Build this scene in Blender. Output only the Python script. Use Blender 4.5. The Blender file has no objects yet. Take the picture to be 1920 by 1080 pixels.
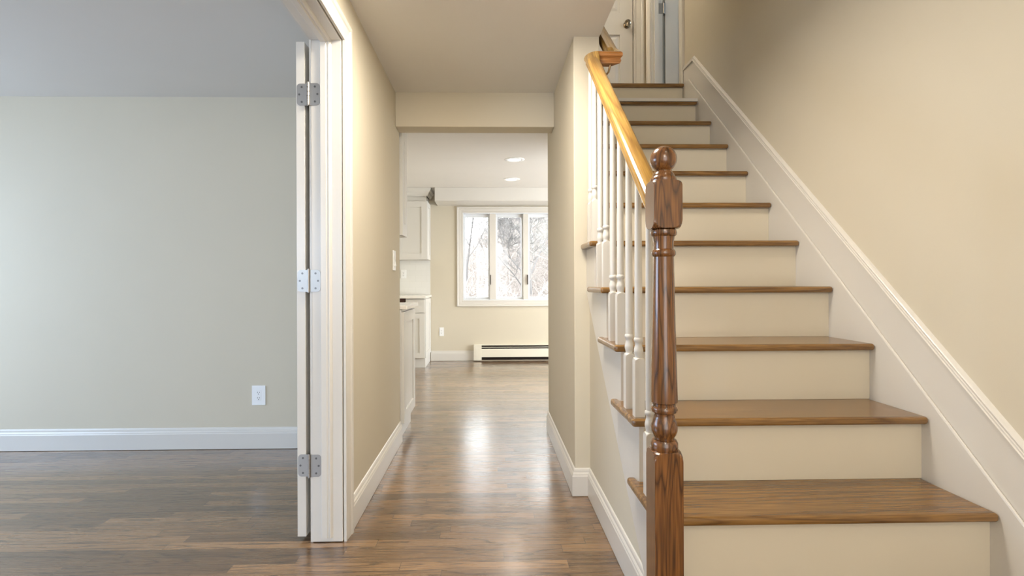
import bpy, bmesh, math, random
from mathutils import Vector, Matrix
S = bpy.context.scene
COL = S.collection
rnd = random.Random(7)
R = math.radians

# ------------------------------------------------------------------ camera
cam_d = bpy.data.cameras.new('camera'); cam = bpy.data.objects.new('camera', cam_d); COL.objects.link(cam)
YAW, ROLL = 1.2, 0.2
cam_d.sensor_width = 36.0; cam_d.lens = 970.0 * 36.0 / 1920.0
cam_d.shift_x = (960.0 - (918 + 970 * math.tan(R(YAW)))) / 1920.0
cam_d.shift_y = -10.0 / 1920.0
cam_d.clip_start = 0.02; cam_d.clip_end = 200
cam.matrix_world = (Matrix.Translation((0, 0, 1.045)) @ Matrix.Rotation(R(-YAW), 4, 'Z')
                    @ Matrix.Rotation(R(90), 4, 'X') @ Matrix.Rotation(R(-ROLL), 4, 'Z'))
S.camera = cam
S.view_settings.view_transform = 'Standard'; S.view_settings.look = 'None'
S.view_settings.gamma = 1.0; S.view_settings.use_curve_mapping = False
S.view_settings.exposure = 0.48

# ------------------------------------------------------------------ world and large lights
W = bpy.data.worlds.new('sky'); S.world = W; W.use_nodes = True
bg = W.node_tree.nodes['Background']; bg.inputs[0].default_value = (0.94, 0.97, 1.0, 1); bg.inputs[1].default_value = 14.0
def light(name, kind, loc, energy, col, size=1.0, size_y=None, aim=None, spot=None):
    l = bpy.data.lights.new(name, kind); l.energy = energy; l.color = col
    if kind == 'AREA':
        l.shape = 'RECTANGLE' if size_y else 'SQUARE'; l.size = size
        if size_y: l.size_y = size_y
    elif kind == 'SPOT':
        l.shadow_soft_size = size; l.spot_size = R(spot or 120); l.spot_blend = 0.6
    else: l.shadow_soft_size = size
    o = bpy.data.objects.new(name, l); COL.objects.link(o); o.location = loc
    if aim is not None:
        o.rotation_euler = (Vector(aim) - Vector(loc)).to_track_quat('-Z', 'Y').to_euler()
    return o
WARM = (1.0, 0.92, 0.80)
# the front room: daylight from its window wall (out of frame on the left and behind)
light('front_room_window_daylight', 'AREA', (-4.40, 2.0, 1.05), 74, (0.56, 0.73, 1.0), 2.0, 1.5, aim=(-2.0, 2.2, 0.0))
light('front_room_back_window_daylight', 'AREA', (-2.6, -1.50, 1.15), 72, (0.59, 0.75, 1.0), 1.8, 1.4, aim=(-2.0, 3.0, -0.4))
# the foyer behind the camera: glazed front door and ceiling lamp; the flush hall lamp just above the frame
light('front_door_daylight', 'AREA', (0.35, -1.50, 1.15), 20, (0.93, 0.96, 1.0), 1.5, 1.9, aim=(0.35, 3, 1.1))
light('foyer_ceiling_lamp', 'POINT', (0.2, -0.75, 2.0), 19, WARM, 0.18)
light('hall_ceiling_lamp', 'AREA', (0.0, 1.85, 2.235), 24, WARM, 0.36, aim=(0.0, 1.8501, 0))
light('stairwell_lamp', 'POINT', (0.85, -0.4, 3.9), 15, WARM, 0.2)
light('landing_ceiling_lamp', 'POINT', (0.1, 3.95, 4.5), 34, WARM, 0.12)
light('upstairs_bedroom_daylight', 'AREA', (2.9, 3.6, 3.7), 12, (0.62, 0.80, 1.0), 1.2, 1.2, aim=(1.6, 4.4, 3.3))
# the kitchen: a patio door out of frame on the right
light('kitchen_patio_daylight', 'AREA', (3.0, 5.2, 1.1), 122, (0.88, 0.94, 1.0), 1.9, 1.9, aim=(-1, 5.2, 1.0))
p = light('kitchen_window_portal', 'AREA', (0.26, 7.12, 1.39), 1, (1, 1, 1), 1.3, 1.2, aim=(0.26, 0, 1.39)); p.data.cycles.is_portal = True

# ------------------------------------------------------------------ node helpers and materials
def new_mat(name):
    m = bpy.data.materials.new(name); m.use_nodes = True
    return m, m.node_tree.nodes, m.node_tree.links, m.node_tree.nodes['Principled BSDF']
def srgb(r, g, b):
    f = lambda c: (c / 255 / 12.92) if c / 255 <= 0.04045 else ((c / 255 + 0.055) / 1.055) ** 2.4
    return (f(r), f(g), f(b), 1)
def math_node(n, l, op, a, b=None, c=None):
    m = n.new('ShaderNodeMath'); m.operation = op
    for i, v in enumerate((a, b, c)):
        if v is None: continue
        if isinstance(v, (int, float)): m.inputs[i].default_value = v
        else: l.new(v, m.inputs[i])
    return m.outputs[0]
def paint(name, col, rough=0.55, bump=0.0, scale=220, spec=0.3):
    m, n, l, b = new_mat(name)
    tc = n.new('ShaderNodeTexCoord'); nz = n.new('ShaderNodeTexNoise')
    nz.inputs['Scale'].default_value = 3.0; nz.inputs['Detail'].default_value = 3
    l.new(tc.outputs['Object'], nz.inputs['Vector'])
    mx = n.new('ShaderNodeMix'); mx.data_type = 'RGBA'
    l.new(nz.outputs['Fac'], mx.inputs['Factor'])
    c = Vector(col[:3]); mx.inputs['A'].default_value = (*(c * 0.975), 1); mx.inputs['B'].default_value = (*(c * 1.02), 1)
    l.new(mx.outputs['Result'], b.inputs['Base Color'])
    b.inputs['Roughness'].default_value = rough; b.inputs['Specular IOR Level'].default_value = spec
    if bump:
        n2 = n.new('ShaderNodeTexNoise'); n2.inputs['Scale'].default_value = scale; n2.inputs['Detail'].default_value = 2
        l.new(tc.outputs['Object'], n2.inputs['Vector'])
        bp = n.new('ShaderNodeBump'); bp.inputs['Strength'].default_value = bump; bp.inputs['Distance'].default_value = 0.002
        l.new(n2.outputs['Fac'], bp.inputs['Height']); l.new(bp.outputs['Normal'], b.inputs['Normal'])
    return m
def metal(name, col, rough=0.35):
    m, n, l, b = new_mat(name)
    nz = n.new('ShaderNodeTexNoise'); nz.inputs['Scale'].default_value = 60
    mr = n.new('ShaderNodeMapRange'); mr.inputs['To Min'].default_value = rough * 0.8; mr.inputs['To Max'].default_value = rough * 1.2
    l.new(nz.outputs['Fac'], mr.inputs['Value']); l.new(mr.outputs['Result'], b.inputs['Roughness'])
    b.inputs['Base Color'].default_value = col; b.inputs['Metallic'].default_value = 1.0
    return m
def grain(n, l, vec, axis, rings, stretch, detail=1.0, freq=9):
    """oak figure: curved growth rings seen lengthwise plus fine dark pores; returns (ring value, pore value)"""
    mp = n.new('ShaderNodeMapping'); sc = [1.0, 1.0, 1.0]; sc[axis] = stretch
    mp.inputs['Scale'].default_value = sc; l.new(vec, mp.inputs['Vector'])
    nz = n.new('ShaderNodeTexNoise'); nz.inputs['Scale'].default_value = freq; nz.inputs['Detail'].default_value = 2.0
    nz.inputs['Roughness'].default_value = 0.45
    l.new(mp.outputs['Vector'], nz.inputs['Vector'])
    # rings are level lines of a slow noise stretched along the grain
    k = math_node(n, l, 'MULTIPLY', nz.outputs['Fac'], rings)
    fr = math_node(n, l, 'FRACT', k)
    tri = math_node(n, l, 'ABSOLUTE', math_node(n, l, 'SUBTRACT', math_node(n, l, 'MULTIPLY', fr, 2.0), 1.0))
    ring = math_node(n, l, 'POWER', tri, 2.8)
    mp2 = n.new('ShaderNodeMapping'); s2 = [260.0 * detail] * 3; s2[axis] = 9.0 * detail
    mp2.inputs['Scale'].default_value = s2; l.new(vec, mp2.inputs['Vector'])
    n2 = n.new('ShaderNodeTexNoise'); n2.inputs['Scale'].default_value = 1.0; n2.inputs['Detail'].default_value = 2
    l.new(mp2.outputs['Vector'], n2.inputs['Vector'])
    pr = n.new('ShaderNodeMapRange'); pr.inputs['From Min'].default_value = 0.38; pr.inputs['From Max'].default_value = 0.62
    l.new(n2.outputs['Fac'], pr.inputs['Value'])
    return ring, pr.outputs['Result']
def mix(n, l, fac, a, b, blend='MIX'):
    mx = n.new('ShaderNodeMix'); mx.data_type = 'RGBA'; mx.blend_type = blend
    for sock, v in (('Factor', fac), ('A', a), ('B', b)):
        if isinstance(v, (int, float, tuple)): mx.inputs[sock].default_value = v
        else: l.new(v, mx.inputs[sock])
    return mx.outputs['Result']
def wood(name, light_c, mid_c, dark_c, axis, rings=9, stretch=0.10, rough=0.28, ring_amt=0.75, pore_amt=0.35, coat=0.3, rot=0.0, freq=9):
    m, n, l, b = new_mat(name)
    tc = n.new('ShaderNodeTexCoord')
    vec = tc.outputs['Object']
    if rot:
        rm = n.new('ShaderNodeMapping'); rm.inputs['Rotation'].default_value = (R(rot), 0, 0); l.new(vec, rm.inputs['Vector']); vec = rm.outputs['Vector']
    ring, pore = grain(n, l, vec, axis, rings, stretch, 1.0, freq)
    big = n.new('ShaderNodeTexNoise'); big.inputs['Scale'].default_value = 4.0
    l.new(tc.outputs['Object'], big.inputs['Vector'])
    c = mix(n, l, big.outputs['Fac'], light_c, mid_c)
    c = mix(n, l, math_node(n, l, 'MULTIPLY', ring, ring_amt), c, dark_c)
    c = mix(n, l, math_node(n, l, 'MULTIPLY', pore, pore_amt), c, dark_c)
    l.new(c, b.inputs['Base Color'])
    b.inputs['Roughness'].default_value = rough
    b.inputs['Coat Weight'].default_value = coat; b.inputs['Coat Roughness'].default_value = 0.15
    bp = n.new('ShaderNodeBump'); bp.inputs['Strength'].default_value = 0.03; bp.inputs['Distance'].default_value = 0.001
    l.new(pore, bp.inputs['Height']); l.new(bp.outputs['Normal'], b.inputs['Normal'])
    return m
def floor_mat():
    m, n, l, b = new_mat('oak_strip_floor')
    tc = n.new('ShaderNodeTexCoord'); sx = n.new('ShaderNodeSeparateXYZ'); l.new(tc.outputs['Object'], sx.inputs[0])
    x, y = sx.outputs[0], sx.outputs[1]
    w = 0.0572
    ry = math_node(n, l, 'DIVIDE', y, w); row = math_node(n, l, 'FLOOR', ry); fy = math_node(n, l, 'FRACT', ry)
    wn = n.new('ShaderNodeTexWhiteNoise'); wn.noise_dimensions = '1D'; l.new(row, wn.inputs['W'])
    xs = math_node(n, l, 'ADD', x, math_node(n, l, 'MULTIPLY', wn.outputs['Value'], 7.3))
    ln = math_node(n, l, 'ADD', 0.55, math_node(n, l, 'MULTIPLY', wn.outputs['Value'], 0.55))
    rx = math_node(n, l, 'DIVIDE', xs, ln); colm = math_node(n, l, 'FLOOR', rx); fx = math_node(n, l, 'FRACT', rx)
    cb = n.new('ShaderNodeCombineXYZ'); l.new(row, cb.inputs[0]); l.new(colm, cb.inputs[1])
    w2 = n.new('ShaderNodeTexWhiteNoise'); w2.noise_dimensions = '3D'; l.new(cb.outputs[0], w2.inputs['Vector'])
    pid = w2.outputs['Value']
    off = n.new('ShaderNodeVectorMath'); off.operation = 'MULTIPLY_ADD'
    l.new(w2.outputs['Color'], off.inputs[0]); off.inputs[1].default_value = (40, 40, 40); l.new(tc.outputs['Object'], off.inputs[2])
    ring, pore = grain(n, l, off.outputs[0], 0, 10.0, 0.085, 1.0, 12)
    ring = math_node(n, l, 'POWER', ring, 1.8)
    c1 = mix(n, l, pid, srgb(158, 122, 84), srgb(98, 73, 48))
    warm = math_node(n, l, 'GREATER_THAN', w2.outputs['Color'], 0.5)
    dark = srgb(48, 31, 20)
    c2 = mix(n, l, math_node(n, l, 'MULTIPLY', ring, 0.85), c1, dark)
    c3 = mix(n, l, math_node(n, l, 'MULTIPLY', pore, 0.38), c2, dark)
    ey = math_node(n, l, 'MINIMUM', fy, math_node(n, l, 'SUBTRACT', 1.0, fy))
    gy = math_node(n, l, 'LESS_THAN', ey, 0.018)
    ex = math_node(n, l, 'MULTIPLY', math_node(n, l, 'MINIMUM', fx, math_node(n, l, 'SUBTRACT', 1.0, fx)), ln)
    gx = math_node(n, l, 'LESS_THAN', ex, 0.0012)
    gap = math_node(n, l, 'MAXIMUM', gy, gx)
    c4 = mix(n, l, math_node(n, l, 'MULTIPLY', gap, 0.6), c3, srgb(30, 18, 12))
    l.new(c4, b.inputs['Base Color'])
    nz = n.new('ShaderNodeTexNoise'); nz.inputs['Scale'].default_value = 5; l.new(tc.outputs['Object'], nz.inputs['Vector'])
    rr = math_node(n, l, 'ADD', 0.21, math_node(n, l, 'MULTIPLY', nz.outputs['Fac'], 0.10))
    l.new(math_node(n, l, 'ADD', rr, math_node(n, l, 'MULTIPLY', pore, 0.05)), b.inputs['Roughness'])
    b.inputs['Specular IOR Level'].default_value = 0.6
    b.inputs['Coat Weight'].default_value = 1.0; b.inputs['Coat Roughness'].default_value = 0.2
    # boards cup very slightly, pores are open
    hh = math_node(n, l, 'SUBTRACT', math_node(n, l, 'MULTIPLY', pid, 0.25), math_node(n, l, 'ADD', gap, math_node(n, l, 'MULTIPLY', pore, 0.25)))
    cup = math_node(n, l, 'ADD', hh, math_node(n, l, 'MULTIPLY', math_node(n, l, 'SINE', math_node(n, l, 'MULTIPLY', fy, 3.1416)), 0.5))
    bp = n.new('ShaderNodeBump'); bp.inputs['Strength'].default_value = 0.10; bp.inputs['Distance'].default_value = 0.002
    l.new(cup, bp.inputs['Height']); l.new(bp.outputs['Normal'], b.inputs['Normal'])
    return m
def tile_mat():
    m, n, l, b = new_mat('white_subway_tile')
    tc = n.new('ShaderNodeTexCoord'); mp = n.new('ShaderNodeMapping'); mp.inputs['Rotation'].default_value = (R(-90), 0, 0)
    l.new(tc.outputs['Object'], mp.inputs['Vector'])
    br = n.new('ShaderNodeTexBrick'); l.new(mp.outputs['Vector'], br.inputs['Vector'])
    br.inputs['Scale'].default_value = 1.0; br.inputs['Brick Width'].default_value = 0.152; br.inputs['Row Height'].default_value = 0.076
    br.inputs['Mortar Size'].default_value = 0.0016
    br.inputs['Color1'].default_value = (0.80, 0.79, 0.75, 1); br.inputs['Color2'].default_value = (0.78, 0.77, 0.73, 1); br.inputs['Mortar'].default_value = (0.74, 0.73, 0.69, 1)
    l.new(br.outputs['Color'], b.inputs['Base Color']); b.inputs['Roughness'].default_value = 0.12
    return m
def litter_mat():
    m, n, l, b = new_mat('leaf_litter')
    tc = n.new('ShaderNodeTexCoord'); nz = n.new('ShaderNodeTexNoise'); nz.inputs['Scale'].default_value = 9; nz.inputs['Detail'].default_value = 8
    nz.inputs['Roughness'].default_value = 0.75; l.new(tc.outputs['Object'], nz.inputs['Vector'])
    mr = n.new('ShaderNodeMapRange'); mr.inputs['From Min'].default_value = 0.38; mr.inputs['From Max'].default_value = 0.62
    l.new(nz.outputs['Fac'], mr.inputs['Value'])
    l.new(mix(n, l, mr.outputs['Result'], srgb(48, 46, 44), srgb(94, 87, 82)), b.inputs['Base Color']); b.inputs['Roughness'].default_value = 0.95
    return m
def glass_mat():
    m = bpy.data.materials.new('window_glass'); m.use_nodes = True; n, l = m.node_tree.nodes, m.node_tree.links
    n.remove(n['Principled BSDF'])
    t = n.new('ShaderNodeBsdfTransparent'); t.inputs[0].default_value = (0.97, 0.985, 0.98, 1)
    g = n.new('ShaderNodeBsdfGlossy'); g.inputs['Roughness'].default_value = 0.02
    fr = n.new('ShaderNodeFresnel'); fr.inputs['IOR'].default_value = 1.45
    ms = n.new('ShaderNodeMixShader'); l.new(fr.outputs[0], ms.inputs[0]); l.new(t.outputs[0], ms.inputs[1]); l.new(g.outputs[0], ms.inputs[2])
    l.new(ms.outputs[0], n['Material Output'].inputs[0]); return m
def emit_mat(name, col, s):
    m, n, l, b = new_mat(name); b.inputs['Base Color'].default_value = (*col, 1)
    b.inputs['Emission Color'].default_value = (*col, 1); b.inputs['Emission Strength'].default_value = s; return m
M = dict(
    wall=paint('beige_wall_paint', srgb(208, 199, 179), 0.85, 0.05, 260, 0.2),
    ceil=paint('flat_ceiling_paint', srgb(222, 218, 211), 0.9, 0.05, 200, 0.15),
    trim=paint('semi_gloss_white_trim', srgb(214, 209, 200), 0.30, 0.03, 90, 0.5),
    riser=paint('cream_riser_paint', srgb(212, 202, 181), 0.42, 0.04, 70, 0.4),
    cab=paint('white_cabinet_lacquer', srgb(218, 215, 208), 0.35, 0, 1, 0.4),
    quartz=paint('white_quartz', srgb(238, 234, 226), 0.15, 0, 1, 0.5),
    plastic=paint('white_plastic', srgb(242, 242, 240), 0.3, 0, 1, 0.5),
    vinyl=paint('white_vinyl_frame', srgb(224, 226, 228), 0.35, 0, 1, 0.4),
    enamel=paint('cream_enamel_metal', srgb(228, 222, 205), 0.35, 0, 1, 0.5),
    dark=paint('dark_recess', srgb(40, 32, 26), 0.6),  # the latches' own colour; inside the heater it paints the shade
    slot=paint('dark_slot', srgb(50, 48, 46), 0.5),
    maroon=paint('dark_brown_panel', srgb(58, 28, 20), 0.3),
    nickel=metal('satin_nickel', (0.40, 0.375, 0.34, 1), 0.42),
    bronze=metal('aged_bronze', (0.35, 0.24, 0.13, 1), 0.35),
    screw=metal('screw_steel', (0.16, 0.15, 0.14, 1), 0.4), knob=metal('polished_nickel', (0.42, 0.35, 0.26, 1), 0.16),
    floor=floor_mat(), tile=tile_mat(), glass=glass_mat(),
    newel=wood('dark_oak_stain', srgb(146, 96, 48), srgb(116, 72, 33), srgb(48, 24, 9), 2, 13, 0.09, 0.24, 0.8, 0.5, 0.7, freq=16),
    tread=wood('oak_tread_stain', srgb(154, 115, 62), srgb(130, 93, 47), srgb(68, 39, 16), 0, 9, 0.05, 0.27, 0.6, 0.45, 0.4, freq=12),
    rail=wood('golden_oak_rail', srgb(182, 146, 78), srgb(162, 122, 58), srgb(98, 62, 27), 1, 8, 0.07, 0.3, 0.6, 0.35, 0.4, rot=-41.5, freq=12),
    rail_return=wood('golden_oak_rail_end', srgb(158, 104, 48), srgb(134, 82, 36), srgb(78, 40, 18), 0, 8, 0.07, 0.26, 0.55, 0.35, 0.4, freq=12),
    lens=emit_mat('lamp_lens', (1.0, 0.94, 0.84), 5.0),
    bark_pale=paint('pale_grey_bark', srgb(118, 116, 113), 0.9, 0.0),
    bark_dark=paint('dark_grey_bark', srgb(82, 80, 80), 0.9, 0.0),
    twig_warm=paint('russet_twigs', srgb(114, 107, 103), 0.9, 0.0),
    ground=litter_mat(),
)

# ------------------------------------------------------------------ mesh helpers
ORG = {}
class MB:
    def __init__(s): s.v = []; s.f = []; s.sm = []
    def add(s, vs, fs, smooth=False):
        k = len(s.v); s.v += [tuple(v) for v in vs]
        for f in fs: s.f.append(tuple(i + k for i in f)); s.sm.append(smooth)
        return s
    def box(s, x0, x1, y0, y1, z0, z1):
        x0, x1 = sorted((x0, x1)); y0, y1 = sorted((y0, y1)); z0, z1 = sorted((z0, z1))
        vs = [(x0, y0, z0), (x1, y0, z0), (x1, y1, z0), (x0, y1, z0), (x0, y0, z1), (x1, y0, z1), (x1, y1, z1), (x0, y1, z1)]
        return s.add(vs, [(0, 3, 2, 1), (4, 5, 6, 7), (0, 1, 5, 4), (1, 2, 6, 5), (2, 3, 7, 6), (3, 0, 4, 7)])
    def prism(s, poly, axis, lo, hi, smooth=False):
        """poly: 2D outline in the two other axes (in x,y,z order), extruded along axis"""
        n = len(poly)
        def mk(p, a):
            q = list(p); q.insert(axis, a); return tuple(q)
        vs = [mk(p, lo) for p in poly] + [mk(p, hi) for p in poly]
        fs = [tuple(range(n))[::-1], tuple(range(n, 2 * n))] + [(i, (i + 1) % n, n + (i + 1) % n, n + i) for i in range(n)]
        return s.add(vs, fs, smooth)
    def rings(s, rs, caps=True, smooth=False, closed=False):
        n = len(rs[0]); vs = [p for r in rs for p in r]; fs = []
        m = len(rs)
        for i in range(m if closed else m - 1):
            j = (i + 1) % m
            for k in range(n): fs.append((i * n + k, i * n + (k + 1) % n, j * n + (k + 1) % n, j * n + k))
        k0 = len(s.f)
        s.add(vs, fs, smooth)
        if caps and not closed:
            s.add(rs[0], [tuple(range(n))[::-1]]); s.add(rs[-1], [tuple(range(n))])
        return s
    def lathe(s, prof, cx, cy, seg=32, z0=0.0):
        rs = [[(cx + r * math.cos(2 * math.pi * k / seg), cy + r * math.sin(2 * math.pi * k / seg), z0 + z) for k in range(seg)] for r, z in prof]
        return s.rings(rs, True, True)
    def tube(s, pts, rad, seg=8, smooth=True):
        rs = []
        for i, p in enumerate(pts):
            p = Vector(p); a = Vector(pts[max(i - 1, 0)]); b = Vector(pts[min(i + 1, len(pts) - 1)])
            d = (b - a).normalized(); u = d.orthogonal().normalized() if i == 0 else (u0 - d * u0.dot(d)).normalized()
            u0 = u; w = d.cross(u); r = rad[i] if isinstance(rad, (list, tuple)) else rad
            rs.append([p + (u * math.cos(2 * math.pi * k / seg) + w * math.sin(2 * math.pi * k / seg)) * r for k in range(seg)])
        return s.rings(rs, True, smooth)
    def disc(s, c, axis, r, t, seg=24):
        c = Vector(c); a = Vector([0, 0, 0]); a[axis] = 1
        return s.tube([c, c + a * t], r, seg, False)
    def build(s, name, mat, parent=None, bevel=0.0, seg=2, angle=40):
        o3 = Vector((0, 0, 0)) if parent is None else ORG[parent.name]
        me = bpy.data.meshes.new(name)
        me.from_pydata([tuple(Vector(v) - o3) for v in s.v], [], s.f)
        for p, sm in zip(me.polygons, s.sm): p.use_smooth = sm
        bm = bmesh.new(); bm.from_mesh(me); bmesh.ops.remove_doubles(bm, verts=bm.verts, dist=1e-6)
        bmesh.ops.recalc_face_normals(bm, faces=bm.faces); bm.to_mesh(me); bm.free()
        me.materials.append(mat)
        o = bpy.data.objects.new(name, me); COL.objects.link(o)
        if parent is not None: o.parent = parent
        ORG[o.name] = o3
        if any(s.sm):
            me.set_sharp_from_angle(angle=R(38))
        if bevel:
            md = o.modifiers.new('edge', 'BEVEL'); md.width = bevel; md.segments = seg; md.limit_method = 'ANGLE'; md.angle_limit = R(angle)
            md.harden_normals = False
        return o
def tag(o, label, cat, group=None):
    o['label'] = label; o['category'] = cat
    if group: o['group'] = group
    return o
def thing(name, label, cat, loc, group=None):
    o = bpy.data.objects.new(name, None); COL.objects.link(o); o.location = loc; o.empty_display_size = 0.05
    ORG[o.name] = Vector(loc); return tag(o, label, cat, group)
def solo(mb, name, mat, label, cat, group=None, bevel=0.0, seg=2):
    return tag(mb.build(name, mat, None, bevel, seg), label, cat, group)
def struct(mb, name, mat, bevel=0.0, seg=2):
    o = mb.build(name, mat, None, bevel, seg); o['kind'] = 'structure'; return o
def struct_root(name, loc):
    o = bpy.data.objects.new(name, None); COL.objects.link(o); o.location = loc; o.empty_display_size = 0.05
    ORG[o.name] = Vector(loc); o['kind'] = 'structure'; return o
def mitred(prof, pts, side, z=True):
    """sweep profile (out, z) along an XY polyline; side=+1 puts 'out' on the left of travel"""
    n = len(pts); rs = []
    for i in range(n):
        p = Vector(pts[i])
        d0 = (p - Vector(pts[i - 1])).normalized() if i else None
        d1 = (Vector(pts[i + 1]) - p).normalized() if i < n - 1 else None
        d0 = d0 or d1; d1 = d1 or d0
        n0 = Vector((-d0.y, d0.x)) * side; n1 = Vector((-d1.y, d1.x)) * side
        nn = (n0 + n1).normalized(); nn = nn / max(nn.dot(n0), 0.2)
        rs.append([(p.x + nn.x * a, p.y + nn.y * a, zz) for a, zz in prof])
    return rs
BASE = [(0, 0.0025), (0.015, 0.0025), (0.015, 0.098), (0.0125, 0.104), (0.0125, 0.108), (0.0105, 0.112), (0.0075, 0.117), (0.0075, 0.121), (0.0062, 0.128), (0.004, 0.133), (0.0, 0.136)]
def baseboard(name, pts, side):
    return struct(MB().rings(mitred(BASE, pts, side)), name, M['trim'])

# ================================================================== ROOM SHELL
WL0, WL1 = -0.716, -0.592          # wall between hall and front room
WR0, WR1 = 0.415, 0.542            # wall between hall and stairs
SW = 0.490                         # face of the wall under the stairs
RW = 1.412                         # right wall of the stairwell
CE = 2.25                          # hall ceiling
DY = 2.10                          # far jamb of the wide doorway
Z2 = 2.463                         # upper landing
struct(MB().box(-4.5, 3.2, -1.7, 7.0, -0.06, 0.0), 'floor', M['floor'])
# hall / front room partition
mb = MB().box(WL0, WL1, DY + 0.02, 3.42, 0, CE).box(WL0, WL1, 0.53, DY + 0.02, 2.045, CE).box(WL0, WL1, -1.6, 0.53, 0, CE)
struct(mb, 'wall_left', M['wall'])
struct(MB().box(-4.5, WL0, 3.31, 3.42, 0, CE), 'wall_front_room_far', M['wall'])
struct(MB().box(-4.6, -4.5, -1.6, 3.42, 0, CE), 'wall_front_room_side', M['wall'])
struct(MB().box(-4.6, WL0, -1.6, 3.31, 2.225, 2.245), 'ceiling_front_room', M['ceil'])
struct(MB().box(-4.6, 1.54, -1.7, -1.6, 0, 4.9), 'wall_back', M['wall'])
struct(MB().box(WR0, WR1, 2.528, 3.66, 0, 4.9), 'wall_right', M['wall'], 0.004)
struct(MB().box(WL1, WR1, -1.6, 3.28, CE, 2.44).box(WR1, RW, -1.6, -1.2, CE, 2.44), 'ceiling_hall', M['ceil'])
struct(MB().box(WL1, WR0, 3.28, 3.42, 2.033, 2.44), 'wall_header', M['wall'], 0.004)
struct(MB().box(WR1 - 0.1, WR1, -1.2, 2.528, 2.44, 4.9), 'wall_stairwell_left', M['wall'])
# stairwell right wall with the upstairs doorway at its far end
O0, O1 = 3.795, 4.47
mb = MB().box(RW, 1.512, -1.6, O0 - 0.02, 0, 4.9).box(RW, 1.512, O0 - 0.02, O1 + 0.02, 0, Z2 - 0.01).box(RW, 1.512, O0 - 0.02, O1 + 0.02, Z2 + 2.05, 4.9).box(RW, 1.512, O1 + 0.02, 4.72, 0, 4.9)
struct(mb, 'wall_stairwell_right', M['wall'])
struct(MB().box(-0.9, 0.38, 4.60, 4.72, CE + 0.03, 4.9).box(0.38, 1.2965, 4.60, 4.72, Z2 + 2.05, 4.9).box(1.3165, RW, 4.60, 4.72, CE + 0.03, 4.9)
       .box(0.38, 1.3165, 4.60, 4.72, CE + 0.03, Z2 - 0.01), 'wall_landing_far', M['wall'])
struct(MB().box(-0.9, RW, 3.69, 4.60, CE + 0.03, Z2 - 0.02).box(1.512, 3.2, 3.2, 5.4, CE + 0.03, Z2 - 0.02), 'floor_landing', M['floor'])
struct(MB().box(-0.95, -0.9, 3.66, 4.72, CE + 0.03, 4.9), 'wall_landing_left', M['wall'])
struct(MB().box(0.3, 0.32, 4.72, 5.2, Z2 - 0.02, 4.9).box(1.42, 1.44, 4.72, 5.2, Z2 - 0.02, 4.9).box(0.3, 1.44, 5.2, 5.22, Z2 - 0.02, 4.9).box(0.3, 1.44, 4.6, 5.22, Z2 - 0.04, Z2 - 0.02), 'wall_light_blocker', M['wall'])  # unseen box added behind the landing door to stop light leaking through its gap
struct(MB().box(-0.95, WR0, 3.60, 3.66, CE + 0.03, 4.9), 'wall_landing_near', M['wall'])
struct(MB().box(-1.0, 3.3, -1.7, 5.5, 4.9, 4.95), 'ceiling_upper', M['ceil'])
struct(MB().box(1.512, 3.2, 5.3, 5.4, Z2 - 0.02, 4.9).box(3.1, 3.2, 3.2, 5.3, Z2 - 0.02, 4.9).box(1.512, 3.2, 3.1, 3.2, Z2 - 0.02, 4.9).box(1.512, 1.522, 4.72, 5.3, Z2 - 0.02, 4.9), 'wall_bedroom', M['wall'])
struct(MB().box(WR1, 0.7, 3.66, 3.76, 0, CE).box(WR1, RW, 3.68, 3.76, 0, CE + 0.1), 'wall_under_landing', M['wall'])
# kitchen shell
KY = 6.94
WX0, WX1, WZ0, WZ1 = -0.356, 0.880, 0.808, 1.983
struct(MB().box(-1.3, WX0, KY, 7.10, 0, CE).box(WX1, 3.2, KY, 7.10, 0, CE).box(WX0, WX1, KY, 7.10, 0, WZ0).box(WX0, WX1, KY, 7.10, WZ1, CE), 'wall_kitchen_far', M['wall'])
struct(MB().box(-1.30, -1.20, 3.42, KY, 0, CE), 'wall_kitchen_left', M['wall'])
struct(MB().box(3.1, 3.2, 3.3, KY, 0, CE).box(WR1, 3.1, 3.66, 3.68, 0, CE), 'wall_kitchen_right', M['wall'])
struct(MB().box(-1.3, 3.2, 3.42, 7.10, CE, CE + 0.02), 'ceiling_kitchen', M['ceil'])
struct(MB().box(-0.689, 3.1, 6.537, KY, 2.083, CE), 'ceiling_bulkhead', M['ceil'], 0.003)

struct(MB().box(-0.690, 3.1, 6.536, KY, 2.077, 2.083), 'bulkhead_brightener', M['trim'])  # thin glossy white board added to make the bulkhead underside look brighter
# baseboards
baseboard('baseboard_left', [(WL1, DY + 0.092), (WL1, 3.42)], -1)
baseboard('baseboard_right', [(WR0, 3.66), (WR0, 2.528), (SW, 2.528), (SW, 1.20)], -1)
baseboard('baseboard_front_room', [(-4.5, 3.31), (WL0, 3.31)], -1)
baseboard('baseboard_kitchen', [(-0.787, KY), (-0.217, KY)], -1)

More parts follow.
